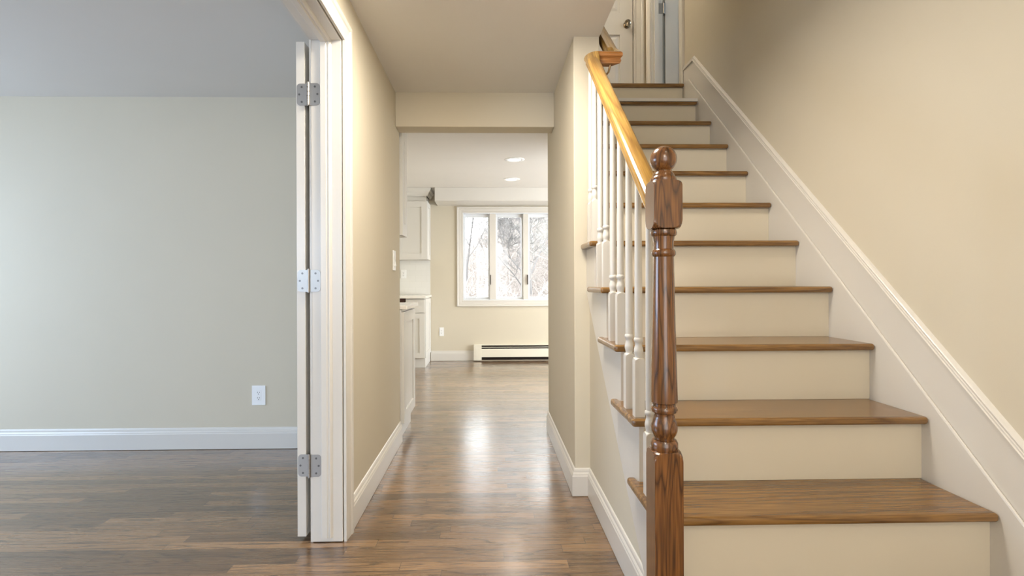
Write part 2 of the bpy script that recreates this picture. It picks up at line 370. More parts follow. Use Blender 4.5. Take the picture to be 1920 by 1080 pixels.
# ================================================================== STAIRCASE
def ty(i): return 1.383 + 0.2276 * (i - 1)          # nosing front of tread i (1 = lowest in view, 0 = starting tread)
def tz(i): return 0.409 + 0.2054 * (i - 1)          # tread top
TH = 0.025; XL, XR, SK = 0.446, 1.392, 0.475
NX0, NX1, NY0, NY1 = 0.4275, 0.5025, 1.335, 1.410   # newel post footprint
st = thing('staircase', 'flight of stairs with brown oak treads and cream risers climbing beside the hall', 'stairs', (0.92, 1.15, 0))
for i in range(0, 12):
    y0 = ty(i); yb = ty(i + 1) + 0.042; ye = ty(i + 1) + 0.075
    z1 = tz(i); z0 = z1 - TH
    if i == 0: poly = [(XL, y0), (XR, y0), (XR, yb), (SK, yb), (SK, ye), (XL, ye)]
    elif i == 1: poly = [(NX1 + 0.001, y0), (XR, y0), (XR, yb), (SK, yb), (SK, ye), (XL, ye), (XL, NY1 + 0.001), (NX1 + 0.001, NY1 + 0.001)]
    elif i < 5: poly = [(XL, y0), (XR, y0), (XR, yb), (SK, yb), (SK, ye), (XL, ye)]
    elif i == 5: poly = [(XL, y0), (XR, y0), (XR, yb), (WR1 + 0.001, yb), (WR1 + 0.001, 2.527), (XL, 2.527)]
    elif i < 11: poly = [(WR1 + 0.001, y0), (XR, y0), (XR, yb), (WR1 + 0.001, yb)]
    else: poly = [(WR1 + 0.001, y0), (XR, y0), (XR, 3.689), (WR1 + 0.001, 3.689)]
    if i == 11: poly = [(x, min(y, 3.689)) for x, y in poly]
    MB().prism(poly, 2, z0, z1).build('tread', M['tread'], st, 0.0095, 4)
    # riser below this tread
    xl = SK if i < 6 else WR1 + 0.001
    MB().box(xl + (0.001 if i < 6 else 0.0), XR, y0 + 0.030, y0 + 0.048, (tz(i - 1) if i else 0.0), z0).build('riser', M['riser'], st, 0.001)
# open-cut skirt board on the hall side: stepped top, sloping lower edge
poly = [(ty(0) + 0.031, 0.14)]
poly = []
for i in range(0, 6):
    poly.append((ty(i) + 0.0294, (tz(i - 1) if i else 0.14))); poly.append((ty(i) + 0.0294, tz(i) - TH))
poly.append((2.527, tz(5) - TH))
low = lambda y: 0.345 + 0.908 * (y - 1.814)
poly.append((2.527, low(2.527))); yb = 1.814 + (0.14 - 0.345) / 0.908; poly.append((yb, 0.14))
MB().prism(poly, 0, SK, SW).build('skirt_board', M['trim'], st, 0.0008)
# board the treads butt into along the right wall, bevelled along its upper edge
zA = lambda y: 0.556 + 0.9085 * (y - 1.485)
a, b_ = 1.0, 3.584
poly = [(a, 0.0), (3.689, 0.0), (3.689, zA(b_)), (b_, zA(b_)), (a, zA(a))]
MB().prism(poly, 0, XR, 1.4025).build('wall_stringer', M['trim'], st, 0.006, 2, 30)
# wall under the stairs
poly = [(1.25, 0.0), (2.528, 0.0), (2.528, low(2.528) + 0.12), (yb, 0.26), (1.25, 0.15)]
struct(MB().prism(poly, 0, SW, SW + 0.09), 'wall_stairs', M['wall'])

# sloping skirt with cap moulding on the right wall, turning level at the landing
zB = lambda y: 1.407 + 0.905 * (y - 2.245)
YP = 3.525
poly = [(0.95, 0.0), (3.70, 0.0), (3.70, zB(YP) + 0.004), (YP, zB(YP) + 0.004), (0.95, zB(0.95) + 0.004)]
t1 = struct(MB().prism(poly, 0, 1.4025, RW), 'trim_1', M['trim'])
prof = [(0.0, 0.0), (0.017, 0.0), (0.017, 0.003), (0.014, 0.006), (0.014, 0.012), (0.012, 0.014), (0.012, 0.018), (0.013, 0.022), (0.011, 0.026), (0.006, 0.031), (0.0, 0.035)]
rs = []
for yy, zz in ((0.95, zB(0.95)), (YP, zB(YP)), (3.70, zB(YP))):
    rs.append([(RW - o_, yy, zz + h) for o_, h in prof])
MB().rings(rs).build('cap_moulding', M['trim'], t1)

# ------------------------------------------------------------------ newel post
ncx, ncy = (NX0 + NX1) / 2, (NY0 + NY1) / 2
nw = thing('newel_post', 'dark oak newel post with ball top at the foot of the railing', 'newel post', (ncx, ncy, tz(0)))
def sq(h, z, ch=0.0): # square ring with tiny arris
    return [(ncx + sx * h, ncy + sy * h, z) for sx, sy in ((-1, -1), (1, -1), (1, 1), (-1, 1))]
def dome_block(z0, z1, h, dome_top, dome_bot, name):
    """square block whose ends are turned (arched shoulders on each face)"""
    mb = MB(); n = 16; rings_ = []
    def ring(z, rr):
        pts = []
        for k in range(4 * n):
            side, t = divmod(k, n); u = -1 + 2 * t / n
            c = [(u, -1), (1, u), (-u, 1), (-1, -u)][side]
            x, y = c[0] * h, c[1] * h; d = math.hypot(x, y)
            s_ = min(1.0, rr / d); pts.append((ncx + x * s_, ncy + y * s_, z))
        return pts
    hd = h * math.sqrt(2)
    K = 8
    seq = []
    for k in range(K + 1):
        a = k / K * math.pi / 2
        if dome_bot: seq.append((z0 + dome_bot * (1 - math.cos(a)), h * 0.93 + (hd - h * 0.93) * math.sin(a)))
    if not dome_bot: seq.append((z0, hd))
    up = []
    for k in range(K + 1):
        a = k / K * math.pi / 2
        if dome_top: up.append((z1 - dome_top * (1 - math.cos(a)), h * 0.93 + (hd - h * 0.93) * math.sin(a)))
    seq += up[::-1] if up else [(z1, hd)]
    return mb.rings([ring(z, r) for z, r in seq], True, False).build(name, M['newel'], nw)
lz = tz(0)
dome_block(lz, 0.600, 0.0375, 0.026, 0, 'base_block')
dome_block(1.186, 1.313, 0.0375, 0.016, 0.024, 'upper_block')
sh = [(0.020, 0.592), (0.0335, 0.598), (0.036, 0.606), (0.0355, 0.618), (0.031, 0.626), (0.0255, 0.628), (0.026, 0.632),
      (0.031, 0.640), (0.0345, 0.650), (0.0352, 0.660), (0.033, 0.672), (0.028, 0.684), (0.0262, 0.692), (0.0275, 0.697), (0.033, 0.700), (0.0345, 0.706), (0.0335, 0.713),
      (0.0295, 0.717), (0.0300, 0.722), (0.0345, 0.726), (0.0348, 0.735), (0.0335, 0.80), (0.0300, 0.93), (0.0275, 1.05), (0.0262, 1.112),
      (0.029, 1.115), (0.0315, 1.119), (0.0315, 1.125), (0.029, 1.130), (0.0255, 1.133), (0.0258, 1.150), (0.0275, 1.160), (0.0285, 1.166), (0.0330, 1.170), (0.0345, 1.176), (0.033, 1.183), (0.027, 1.187), (0.020, 1.190)]
MB().lathe(sh, ncx, ncy, 40).build('turned_shaft', M['newel'], nw)
fin = [(0.020, 1.309), (0.0330, 1.312), (0.0345, 1.317), (0.0335, 1.322), (0.0295, 1.3255), (0.0285, 1.329), (0.027, 1.333), (0.0235, 1.337), (0.0225, 1.341)]
bc, br_ = 1.3725, 0.0352
a0 = math.asin(-(bc - 1.343) / br_)
for k in range(19):
    a = a0 + (math.pi / 2 - a0) * k / 18
    fin.append((max(br_ * math.cos(a), 0.0004), bc + br_ * math.sin(a)))
MB().lathe(fin, ncx, ncy, 40).build('ball_finial', M['newel'], nw)

# ------------------------------------------------------------------ handrail
RX = 0.478; RS = 0.884
def rz(y): return 1.529 + RS * (y - 1.734)          # top of the sloping rail
RC = 2.400; RZC = rz(RC); RX2 = 0.588
hr = thing('handrail', 'golden oak handrail sloping from the newel up and around the wall end', 'handrail', (RX, 1.41, 1.2))
half = [(0.0, 0.0), (0.012, -0.0012), (0.020, -0.004), (0.0265, -0.010), (0.0295, -0.018), (0.0295, -0.027), (0.0265, -0.032), (0.0225, -0.035), (0.0205, -0.039), (0.0225, -0.043), (0.0235, -0.049), (0.0205, -0.055), (0.0195, -0.060)]
prof = half + [(-u, w) for u, w in half[::-1] if u > 0]
def ring(cx, cy, z, k, my): return [(cx + u, cy + my * u, z + w * k) for u, w in prof]
yS = NY1 + 0.0005
MB().rings([ring(RX, yS, rz(yS), 1.2, 0), ring(RX, RC - 0.06, rz(RC - 0.06), 1.2, 0), ring(RX, RC, RZC, 1.0, -1)], True, False).build('sloping_rail', M['rail'], hr)
MB().rings([ring(RX, RC, RZC, 1.0, -1), ring(RX2, RC, RZC, 1.0, -1)], True, False).build('return_rail', M['rail_return'], hr)
MB().rings([ring(RX2, RC, RZC, 1.0, -1), ring(RX2, RC + 0.06, RZC + 0.06 * RS, 1.2, 0), ring(RX2, 3.5, RZC + (3.5 - RC) * RS, 1.2, 0)], True, False).build('wall_rail', M['rail'], hr)
bk = MB().tube([(0.530, 2.5275, RZC - 0.095), (0.530, 2.495, RZC - 0.106), (0.530, 2.455, RZC - 0.108), (0.545, 2.43, RZC - 0.103), (0.560, 2.41, RZC - 0.088), (0.566, 2.40, RZC - 0.058)], 0.005, 10)
bk.build('wall_bracket', M['bronze'], hr)

# ------------------------------------------------------------------ balusters
def baluster(x, y, z0, z1, label):
    b = thing('baluster', label, 'baluster', (x, y, z0), 'white balusters under the handrail')
    h = 0.0158; bh = 0.188
    mb = MB()
    n = 8; rs = []
    def ring_(z, rr):
        pts = []
        for k in range(4 * n):
            side, t = divmod(k, n); u = -1 + 2 * t / n
            c = [(u, -1), (1, u), (-u, 1), (-1, -u)][side]
            xx, yy = c[0] * h, c[1] * h; d = math.hypot(xx, yy); s_ = min(1.0, rr / d)
            pts.append((x + xx * s_, y + yy * s_, z))
        return pts
    hd = h * 1.4143
    seq = [(z0, hd)] + [(z0 + bh - 0.014 * (1 - math.cos(a)), 0.0125 + (hd - 0.0125) * math.sin(a)) for a in (math.pi / 2, 1.3, 1.0, 0.7, 0.4, 0.0)]
    mb.rings([ring_(z, r) for z, r in seq]).build('square_base', M['trim'], b)
    pf = [(0.008, -0.004), (0.0125, 0.0), (0.0118, 0.004), (0.0130, 0.010), (0.0148, 0.018), (0.0148, 0.025), (0.0130, 0.033), (0.0112, 0.041), (0.0110, 0.047), (0.0125, 0.050),
          (0.0146, 0.053), (0.0150, 0.058), (0.0140, 0.063), (0.0120, 0.065), (0.0122, 0.068), (0.0124, 0.085)]
    L = z1 - z0 - bh
    pf += [(0.0122, L * 0.35), (0.0112, L * 0.7), (0.0100, L)]
    MB().lathe([(r, zz) for r, zz in pf], x, y, 20, z0 + bh).build('turned_spindle', M['trim'], b)
BL = {(1, 1): 'white baluster half hidden right behind the dark newel post',
      (2, 0): 'white baluster at the front edge of the second lowest tread in view',
      (2, 1): 'white baluster at the back of the second lowest tread in view',
      (3, 0): 'white baluster at the front edge of the third tread from the bottom',
      (3, 1): 'white baluster at the back of the third tread from the bottom',
      (4, 0): 'white baluster at the front edge of the fourth tread from the bottom',
      (4, 1): 'white baluster at the back of the fourth tread from the bottom',
      (5, 0): 'white baluster second from the wall end, on the fifth tread',
      (5, 1): 'white baluster nearest the wall end, below the handrail corner'}
for (i, k), lab in BL.items():
    y = ty(i) + (0.155 if k else 0.043)
    if (i, k) == (5, 1): y = 2.424
    top = min(rz(y), RZC) - 0.060 * (1.2 if y < 2.33 else 1.02) + (0.012 if y < 2.33 else 0.002)
    baluster(RX, y, tz(i), top, lab)

# ================================================================== DOORS
def panel_door(x0, x1, z0, z1, y0, y1, rows):
    """slab in the XZ plane with raised panels on both faces; rows = [(zlow, zhigh), ...], two panels per row"""
    mb = MB(); w = x1 - x0; st_ = 0.115 if w > 0.6 else 0.09; mid = 0.10
    xs = [x0 + st_, x0 + w / 2 - mid / 2, x0 + w / 2 + mid / 2, x1 - st_]
    mb.box(x0, xs[0], y0, y1, z0, z1).box(xs[3], x1, y0, y1, z0, z1).box(xs[1], xs[2], y0, y1, z0, z1)
    zz = [z0] + [v for r in rows for v in r] + [z1]
    for a, b in ((xs[0], xs[1]), (xs[2], xs[3])):
        for k in range(0, len(zz), 2): mb.box(a, b, y0, y1, zz[k], zz[k + 1])
        for lo, hi in rows:
            mb.box(a, b, y0 + 0.010, y1 - 0.010, lo, hi)
            for s_, ya, yb2 in ((-1, y0 + 0.010, y0 + 0.003), (1, y1 - 0.010, y1 - 0.003)):
                g, e = 0.016, 0.040
                r0 = [(a + g, ya, lo + g), (b - g, ya, lo + g), (b - g, ya, hi - g), (a + g, ya, hi - g)]
                r1 = [(a + e, yb2, lo + e), (b - e, yb2, lo + e), (b - e, yb2, hi - e), (a + e, yb2, hi - e)]
                mb.rings([r0, r1])
    return mb
def swap(mb, fn):
    mb.v = [fn(v) for v in mb.v]; return mb
ROWS = lambda z: [(z + 0.24, z + 0.80), (z + 1.00, z + 1.52), (z + 1.63, z + 1.90)]
CAS = [(0.0, 0.0), (0.010, 0.0), (0.011, 0.010), (0.009, 0.014), (0.011, 0.020), (0.013, 0.036), (0.0145, 0.052), (0.0125, 0.056), (0.0175, 0.061), (0.0195, 0.068), (0.0195, 0.078), (0.016, 0.083), (0.0, 0.083)]
def casing(face, axis, sgn, a0, a1, z0, ztop):
    """mitred three-sided casing around an opening from a0 to a1; face = wall face on `axis`, sgn = way it sticks out"""
    rs = []
    for kind in range(4):
        r = []
        for t, o_ in CAS:
            if kind == 0: a, z = a0 - o_, z0
            elif kind == 1: a, z = a0 - o_, ztop + o_
            elif kind == 2: a, z = a1 + o_, ztop + o_
            else: a, z = a1 + o_, z0
            r.append((face + sgn * t, a, z) if axis == 0 else (a, face + sgn * t, z))
        rs.append(r)
    return MB().rings(rs)
def hinge(parent, z, yj, yd, xj0, xj1, xd0, xd1, xb, yb):
    """butt hinge: one leaf on the jamb, one on the door edge, knuckles between, three screws per leaf"""
    h = 0.0445
    root = None
    def leaf(x0, x1, yf, rside):
        r = 0.014; pts = []
        xr, xl = (x1, x0) if rside > 0 else (x0, x1)
        pts = [(xl, z - h)]
        for k in range(7): a = -math.pi / 2 + k / 6 * math.pi / 2; pts.append((xr - rside * r + rside * r * math.cos(a), z - h + r + r * math.sin(a)))
        for k in range(7): a = k / 6 * math.pi / 2; pts.append((xr - rside * r + rside * r * math.cos(a), z + h - r + r * math.sin(a)))
        pts.append((xl, z + h))
        return MB().prism(pts, 1, yf - 0.0022, yf + 0.0)
    root = MB()
    for k in range(5):
        zz = z - h + k * 2 * h / 5
        root.tube([(xb, yb, zz + 0.0006), (xb, yb, zz + 2 * h / 5 - 0.0006)], 0.0062, 14)
    root.tube([(xb, yb, z - h - 0.003), (xb, yb, z + h + 0.004)], 0.0035, 12)
    hg = root.build('hinge', M['nickel'], parent)
    leaf(xj0, xj1, yj, 1).build('leaf', M['nickel'], hg)
    leaf(xd0, xd1, yd, -1).build('leaf', M['nickel'], hg)
    for x0, x1, yf, sd in ((xj0, xj1, yj, 1), (xd0, xd1, yd, -1)):
        far = x1 if sd > 0 else x0; near = x0 if sd > 0 else x1
        for zz, fr in ((z + 0.030, 0.45), (z, 0.22), (z - 0.030, 0.45)):
            xs_ = far + (near - far) * fr
            s_ = MB().disc((xs_, yf - 0.0030, zz), 1, 0.0042, 0.0012, 14)
            s_.build('screw', M['screw'], hg)
    return hg
# --- door_1: wide doorway to the front room; far leaf folded right back against the partition
d1 = struct_root('door_1', (-0.66, DY, 0))
swap(panel_door(2.106, 2.866, 0.022, 2.021, -0.779, -0.744, ROWS(0.022)), lambda v: (v[1], v[0], v[2])).build('door_leaf', M['trim'], d1, 0.0015)
MB().box(WL0, WL1 - 0.004, DY, DY + 0.02, 0.003, 2.045).box(WL0, WL1 - 0.004, 0.53, 0.55, 0, 2.045).box(WL0, WL1 - 0.004, 0.55, DY, 2.025, 2.045).build('jamb', M['trim'], d1, 0.0012)
sp = [(-0.678, 0.0), (-0.678, 0.010), (-0.676, 0.012), (-0.655, 0.012), (-0.652, 0.009), (-0.648, 0.0085), (-0.645, 0.011), (-0.641, 0.010), (-0.636, 0.004), (-0.634, 0.0)]
rs = [[(x, DY - t, 0.022) for x, t in sp], [(x, DY - t, 2.025 - t) for x, t in sp], [(x, 0.55 + t, 2.025 - t) for x, t in sp], [(x, 0.55 + t, 0.02) for x, t in sp]]
MB().rings(rs).build('door_stop', M['trim'], d1)
casing(WL1, 0, 1, 0.544, DY + 0.006, 0.0, 2.030).build('casing', M['trim'], d1)
casing(WL0, 0, -1, 0.544, DY + 0.006, 0.0, 2.030).build('casing', M['trim'], d1)
for zc in (1.807, 1.055, 0.310):
    hinge(d1, zc, DY, 2.106, -0.7245, -0.681, -0.775, -0.7315, -0.728, 2.0965)
# --- door_2: six panel door across the landing, closed
d2 = struct_root('door_2', (0.9, 4.6, Z2))
panel_door(0.403, 1.290, Z2 + 0.012, Z2 + 2.03, 4.612, 4.647, ROWS(Z2)).build('door_leaf', M['trim'], d2, 0.0012)
MB().box(0.382, 0.401, 4.601, 4.718, Z2, Z2 + 2.048).box(1.296, 1.3155, 4.601, 4.718, Z2, Z2 + 2.048).box(0.401, 1.296, 4.601, 4.718, Z2 + 2.034, Z2 + 2.048).build('jamb', M['trim'], d2)
casing(4.60, 1, -1, 0.396, 1.302, Z2, Z2 + 2.04).build('casing', M['trim'], d2)
kb = MB(); kz = Z2 + 0.885; kx = 1.235
rs = []
for r, d in ((0.030, 0.0), (0.030, 0.006), (0.013, 0.009), (0.011, 0.026), (0.020, 0.030), (0.028, 0.038), (0.0295, 0.047), (0.026, 0.056), (0.014, 0.061), (0.001, 0.062)):
    rs.append([(kx + r * math.cos(2 * math.pi * k / 28), 4.6118 - d, kz + r * math.sin(2 * math.pi * k / 28)) for k in range(28)])
kb.rings(rs, True, True); kb.build('knob', M['knob'], d2)
MB().box(1.2932, 1.2958, 4.604, 4.6118, kz - 0.03, kz + 0.03).build('strike_plate', M['nickel'], d2)
# --- door_3: bedroom door at the end of the stairwell wall, standing open into the bedroom
d3 = struct_root('door_3', (1.46, O1, Z2))
panel_door(1.538, 2.21, Z2 + 0.012, Z2 + 2.03, 4.475, 4.510, ROWS(Z2)).build('door_leaf', M['trim'], d3, 0.0012)
MB().box(RW + 0.001, 1.511, O1, O1 + 0.0195, Z2, Z2 + 2.048).box(RW + 0.001, 1.511, O0 - 0.0195, O0, Z2, Z2 + 2.048).box(RW + 0.001, 1.511, O0, O1, Z2 + 2.034, Z2 + 2.048).build('jamb', M['trim'], d3)
MB().box(1.440, 1.474, O1 - 0.012, O1, Z2, Z2 + 2.03).build('door_stop', M['trim'], d3)
casing(RW, 0, -1, O0 - 0.006, O1 + 0.006, Z2, Z2 + 2.04).build('casing', M['trim'], d3)
hz = 3.425
hp = MB()
for k in range(5): hp.tube([(1.524, O1 - 0.004, hz - 0.0445 + k * 0.0178 + 0.0005), (1.524, O1 - 0.004, hz - 0.0445 + (k + 1) * 0.0178 - 0.0005)], 0.006, 12)
h3 = hp.build('hinge', M['nickel'], d3)
MB().box(1.478, 1.5185, O1 - 0.0025, O1 - 0.0002, hz - 0.0445, hz + 0.0445).build('leaf', M['nickel'], h3, 0.002)
MB().box(1.5325, 1.5378, 4.476, 4.508, hz - 0.0445, hz + 0.0445).box(1.526, 1.5378, 4.4745, 4.477, hz - 0.0445, hz + 0.0445).build('leaf', M['nickel'], h3)

# ================================================================== WINDOW
w1 = struct_root('window_1', (0.262, KY, 0.72))
def frame4(x0, x1, z0, z1, t, y0, y1, mb=None):
    mb = mb or MB()
    return mb.box(x0, x0 + t, y0, y1, z0, z1).box(x1 - t, x1, y0, y1, z0, z1).box(x0 + t, x1 - t, y0, y1, z0, z0 + t).box(x0 + t, x1 - t, y0, y1, z1 - t, z1)
prof = [(0.0, 0.0), (0.012, 0.0), (0.014, 0.012), (0.010, 0.016), (0.013, 0.022), (0.015, 0.050), (0.012, 0.054), (0.018, 0.060), (0.021, 0.070), (0.021, 0.078), (0.0, 0.080)]
rs = []
for sx, sz in ((-1, -1), (-1, 1), (1, 1), (1, -1)):
    rs.append([((WX0 - o_) if sx < 0 else (WX1 + o_), KY - t, (WZ0 - o_) if sz < 0 else (WZ1 + o_)) for t, o_ in prof])
MB().rings(rs, closed=True).build('casing', M['trim'], w1)
frame4(WX0 + 0.0005, WX1 - 0.0005, WZ0 + 0.0005, WZ1 - 0.0005, 0.012, KY - 0.004, 7.09).build('window_frame', M['vinyl'], w1, 0.0015)
SASH = [(-0.343, 0.003), (0.085, 0.453), (0.523, 0.867)]
for x0, x1 in ((0.003, 0.085), (0.453, 0.523)):
    MB().box(x0, x1, KY + 0.012, 7.085, WZ0 + 0.0125, WZ1 - 0.0125).build('mullion', M['trim'], w1, 0.002)
for k, (x0, x1) in enumerate(SASH):
    z0, z1 = WZ0 + 0.013, WZ1 - 0.013
    mb = MB().box(x0, x0 + 0.020, 7.00, 7.05, z0, z1).box(x1 - 0.022, x1, 7.00, 7.05, z0, z1).box(x0 + 0.020, x1 - 0.022, 7.00, 7.05, z0, z0 + 0.030).box(x0 + 0.020, x1 - 0.022, 7.00, 7.05, z1 - 0.040, z1)
    sh_ = mb.build('sash', M['vinyl'], w1, 0.003)
    MB().box(x0 + 0.018, x1 - 0.020, 7.022, 7.026, z0 + 0.028, z1 - 0.038).build('glass_pane', M['glass'], sh_)
for xk in (0.014, 0.512):
    MB().box(xk - 0.005, xk + 0.005, KY - 0.004, KY + 0.012, 1.02, 1.15).box(xk - 0.004, xk + 0.004, KY - 0.016, KY - 0.004, 1.05, 1.11).build('latch', M['dark'], w1, 0.002)
MB().box(-0.195, -0.12, KY + 0.02, KY + 0.05, WZ0 + 0.013, WZ0 + 0.030).tube([(-0.185, KY + 0.03, WZ0 + 0.028), (-0.185, KY + 0.01, WZ0 + 0.05), (-0.165, KY + 0.0, WZ0 + 0.055)], 0.006, 8).build('crank_handle', M['vinyl'], w1)

# ================================================================== KITCHEN
def shaker(mb, u0, u1, z0, z1, fr, place):
    """shaker front: four frame members around a sunk flat panel; place(u, d, z) -> xyz, d = depth towards the room"""
    def bx(a, b, d0, d1, c, e):
        p, q = place(a, d0, c), place(b, d1, e); mb.box(p[0], q[0], p[1], q[1], p[2], q[2])
    bx(u0, u0 + fr, 0, 0.019, z0, z1); bx(u1 - fr, u1, 0, 0.019, z0, z1)
    bx(u0 + fr, u1 - fr, 0, 0.019, z0, z0 + fr); bx(u0 + fr, u1 - fr, 0, 0.019, z1 - fr, z1)
    bx(u0 + fr, u1 - fr, 0, 0.010, z0 + fr, z1 - fr)
    return mb
px = lambda f: (lambda u, d, z: (f + d, u, z))     # front facing +X
py = lambda f: (lambda u, d, z: (u, f - d, z))     # front facing -Y
c1 = thing('base_cabinet', 'white base cabinet just past the left hall wall, seen nearly edge on', 'cabinet', (-0.88, 3.68, 0))
MB().box(-1.19, -0.585, 3.43, 3.935, 0.105, 0.866).box(-1.19, -0.600, 3.43, 3.925, 0, 0.105).build('carcass', M['cab'], c1, 0.001)
shaker(MB(), 3.435, 3.93, 0.115, 0.852, 0.075, px(-0.585)).build('door', M['cab'], c1, 0.0012)
solo(MB().box(-1.19, -0.546, 3.425, 3.955, 0.870, 0.897), 'countertop', M['quartz'], 'white countertop slab on the nearer kitchen base cabinet', 'countertop', None, 0.003)
c2 = thing('wall_cabinet', 'white wall cabinet just past the left hall wall, seen as a narrow strip', 'cabinet', (-0.8, 3.52, 1.36))
MB().box(-1.19, -0.592, 3.43, 3.615, 1.36, 2.17).build('carcass', M['cab'], c2, 0.001)
dr = shaker(MB(), 3.432, 3.615, 1.362, 2.085, 0.080, px(-0.592)).build('door', M['cab'], c2, 0.0012)
MB().box(-0.80, -0.60, 3.43, 3.615, 2.17, CE - 0.002).build('crown', M['cab'], c2)
MB().disc((-0.63, 3.49, 1.345), 2, 0.022, 0.0145).build('puck_light', M['nickel'], c2)
c3 = thing('base_cabinet', 'white base cabinet in the far kitchen corner left of the window', 'cabinet', (-0.99, 6.65, 0))
MB().box(-1.033, -0.806, 6.389, 6.935, 0.115, 0.853).box(-1.033, -0.797, 6.405, 6.935, 0, 0.115).build('carcass', M['cab'], c3, 0.001)
shaker(MB(), -1.03, -0.800, 0.122, 0.668, 0.062, py(6.389)).build('door', M['cab'], c3, 0.0012)
MB().box(-1.03, -0.800, 6.370, 6.389, 0.682, 0.838).build('drawer', M['cab'], c3, 0.002)
shaker(MB(), 6.392, 6.935, 0.122, 0.845, 0.062, px(-0.806)).build('side_panel', M['cab'], c3, 0.0012)
solo(MB().box(-1.195, -0.775, 6.32, 6.938, 0.857, 0.888), 'countertop', M['quartz'], 'white countertop slab in the far corner under the tiled backsplash', 'countertop', None, 0.003)
dw = thing('dishwasher', 'dark edge of an appliance under the far countertop, barely in view', 'appliance', (-1.12, 6.6, 0))
MB().box(-1.195, -1.035, 6.40, 6.90, 0.115, 0.800).build('body', M['cab'], dw)
MB().box(-1.195, -1.04, 6.375, 6.90, 0.806, 0.853).build('control_panel', M['maroon'], dw, 0.002)
c4 = thing('wall_cabinet', 'white wall cabinet with crown moulding in the far kitchen corner', 'cabinet', (-0.99, 6.77, 1.34))
MB().box(-1.195, -0.806, 6.615, 6.938, 1.345, 2.16).build('carcass', M['cab'], c4, 0.001)
shaker(MB(), -1.19, -0.790, 1.347, 2.085, 0.075, py(6.615)).build('door', M['cab'], c4, 0.0012)
shaker(MB(), 6.617, 6.935, 1.347, 2.085, 0.060, px(-0.806)).build('side_panel', M['cab'], c4, 0.0012)
cr = [(0.0, 0.0), (0.006, 0.0), (0.010, 0.018), (0.020, 0.030), (0.028, 0.050), (0.046, 0.066), (0.050, 0.085), (0.050, 0.10), (0.0, 0.10)]
MB().rings([[(x, y, 2.149 + z) for x, y, z in r] for r in mitred(cr, [(-1.195, 6.600), (-0.790, 6.600), (-0.790, 6.938)], -1)]).build('crown', M['cab'], c4)
solo(MB().box(-1.198, -0.792, 6.932, 6.9395, 0.889, 1.344), 'backsplash', M['tile'], 'white subway tile backsplash between the far corner cabinets', 'backsplash')
# baseboard heater under the window
ht = thing('baseboard_heater', 'long cream metal baseboard heater along the wall under the window', 'heater', (0.6, 6.91, 0))
MB().box(-0.205, 1.40, 6.930, 6.9395, 0.012, 0.217).box(-0.11, 1.40, 6.893, 6.930, 0.209, 0.217).build('back_panel', M['enamel'], ht)
MB().prism([(6.879, 0.055), (6.883, 0.055), (6.883, 0.156), (6.890, 0.163), (6.887, 0.165), (6.879, 0.158)], 0, -0.112, 1.40).build('front_panel', M['enamel'], ht)
MB().box(-0.112, 1.40, 6.890, 6.912, 0.181, 0.187).build('damper', M['enamel'], ht)
mb = MB()
for k in range(150): mb.box(-0.10 + k * 0.01, -0.0996 + k * 0.01, 6.890, 6.926, 0.065, 0.150)
mb.tube([(-0.11, 6.908, 0.105), (1.40, 6.908, 0.105)], 0.011, 10)
fo = mb.build('fins', M['dark'], ht); fo['kind'] = 'stuff'
MB().box(-0.11, 1.40, 6.926, 6.930, 0.012, 0.205).build('slot_shade_sheet', M['dark'], ht)  # added dark sheet, its colour standing in for shade inside the slots
MB().box(-0.215, -0.110, 6.876, 6.9395, 0.012, 0.219).box(-0.200, -0.118, 6.874, 6.876, 0.060, 0.178).build('end_cap', M['enamel'], ht, 0.002)

# outlets and switch ------------------------------------------------
def outlet(name, label, c, facing, w=0.072, h=0.117):
    """duplex receptacle; facing 'y' looks towards -Y, 'x' towards +X"""
    t = thing(name, label, 'outlet', c)
    P = (lambda u, d, z: (c[0] + u, c[1] - d, c[2] + z)) if facing == 'y' else (lambda u, d, z: (c[0] + d, c[1] + u, c[2] + z))
    def bx(mb, a, b, d0, d1, e, f):
        p, q = P(a, d0, e), P(b, d1, f); return mb.box(p[0], q[0], p[1], q[1], p[2], q[2])
    bx(MB(), -w / 2, w / 2, 0.0005, 0.006, -h / 2, h / 2).build('plate', M['plastic'], t, 0.003)
    rc = bx(MB(), -0.0165, 0.0165, 0.006, 0.0075, -0.0335, 0.0335).build('receptacle', M['plastic'], t, 0.0008)
    mb = MB()
    for zc in (0.017, -0.017):
        bx(mb, -0.0075, -0.0050, 0.0072, 0.0079, zc - 0.002, zc + 0.007); bx(mb, 0.0050, 0.0072, 0.0072, 0.0079, zc - 0.001, zc + 0.006)
        bx(mb, -0.0022, 0.0022, 0.0072, 0.0079, zc - 0.010, zc - 0.0055)
    mb.build('slots', M['slot'], rc)
    return t
outlet('wall_outlet', 'white double outlet on the pale front room wall above the baseboard', (-1.463, 3.3095, 0.337), 'y', 0.086, 0.124)
outlet('wall_outlet', 'small white outlet low on the kitchen wall left of the heater', (-0.644, 6.9395, 0.391), 'y', 0.060, 0.115)
outlet('wall_outlet', 'white outlet set in the tiled backsplash above the far countertop', (-1.147, 6.9315, 1.163), 'y', 0.070, 0.115)
sw = thing('light_switch', 'white rocker light switch on the left hall wall', 'switch', (WL1, 3.205, 1.184))
MB().box(WL1 + 0.0005, WL1 + 0.007, 3.168, 3.243, 1.122, 1.246).build('plate', M['plastic'], sw, 0.003)
MB().prism([(WL1 + 0.007, 1.150), (WL1 + 0.014, 1.150), (WL1 + 0.009, 1.184), (WL1 + 0.011, 1.218), (WL1 + 0.007, 1.218)], 1, 3.188, 3.223).build('rocker', M['plastic'], sw, 0.001)

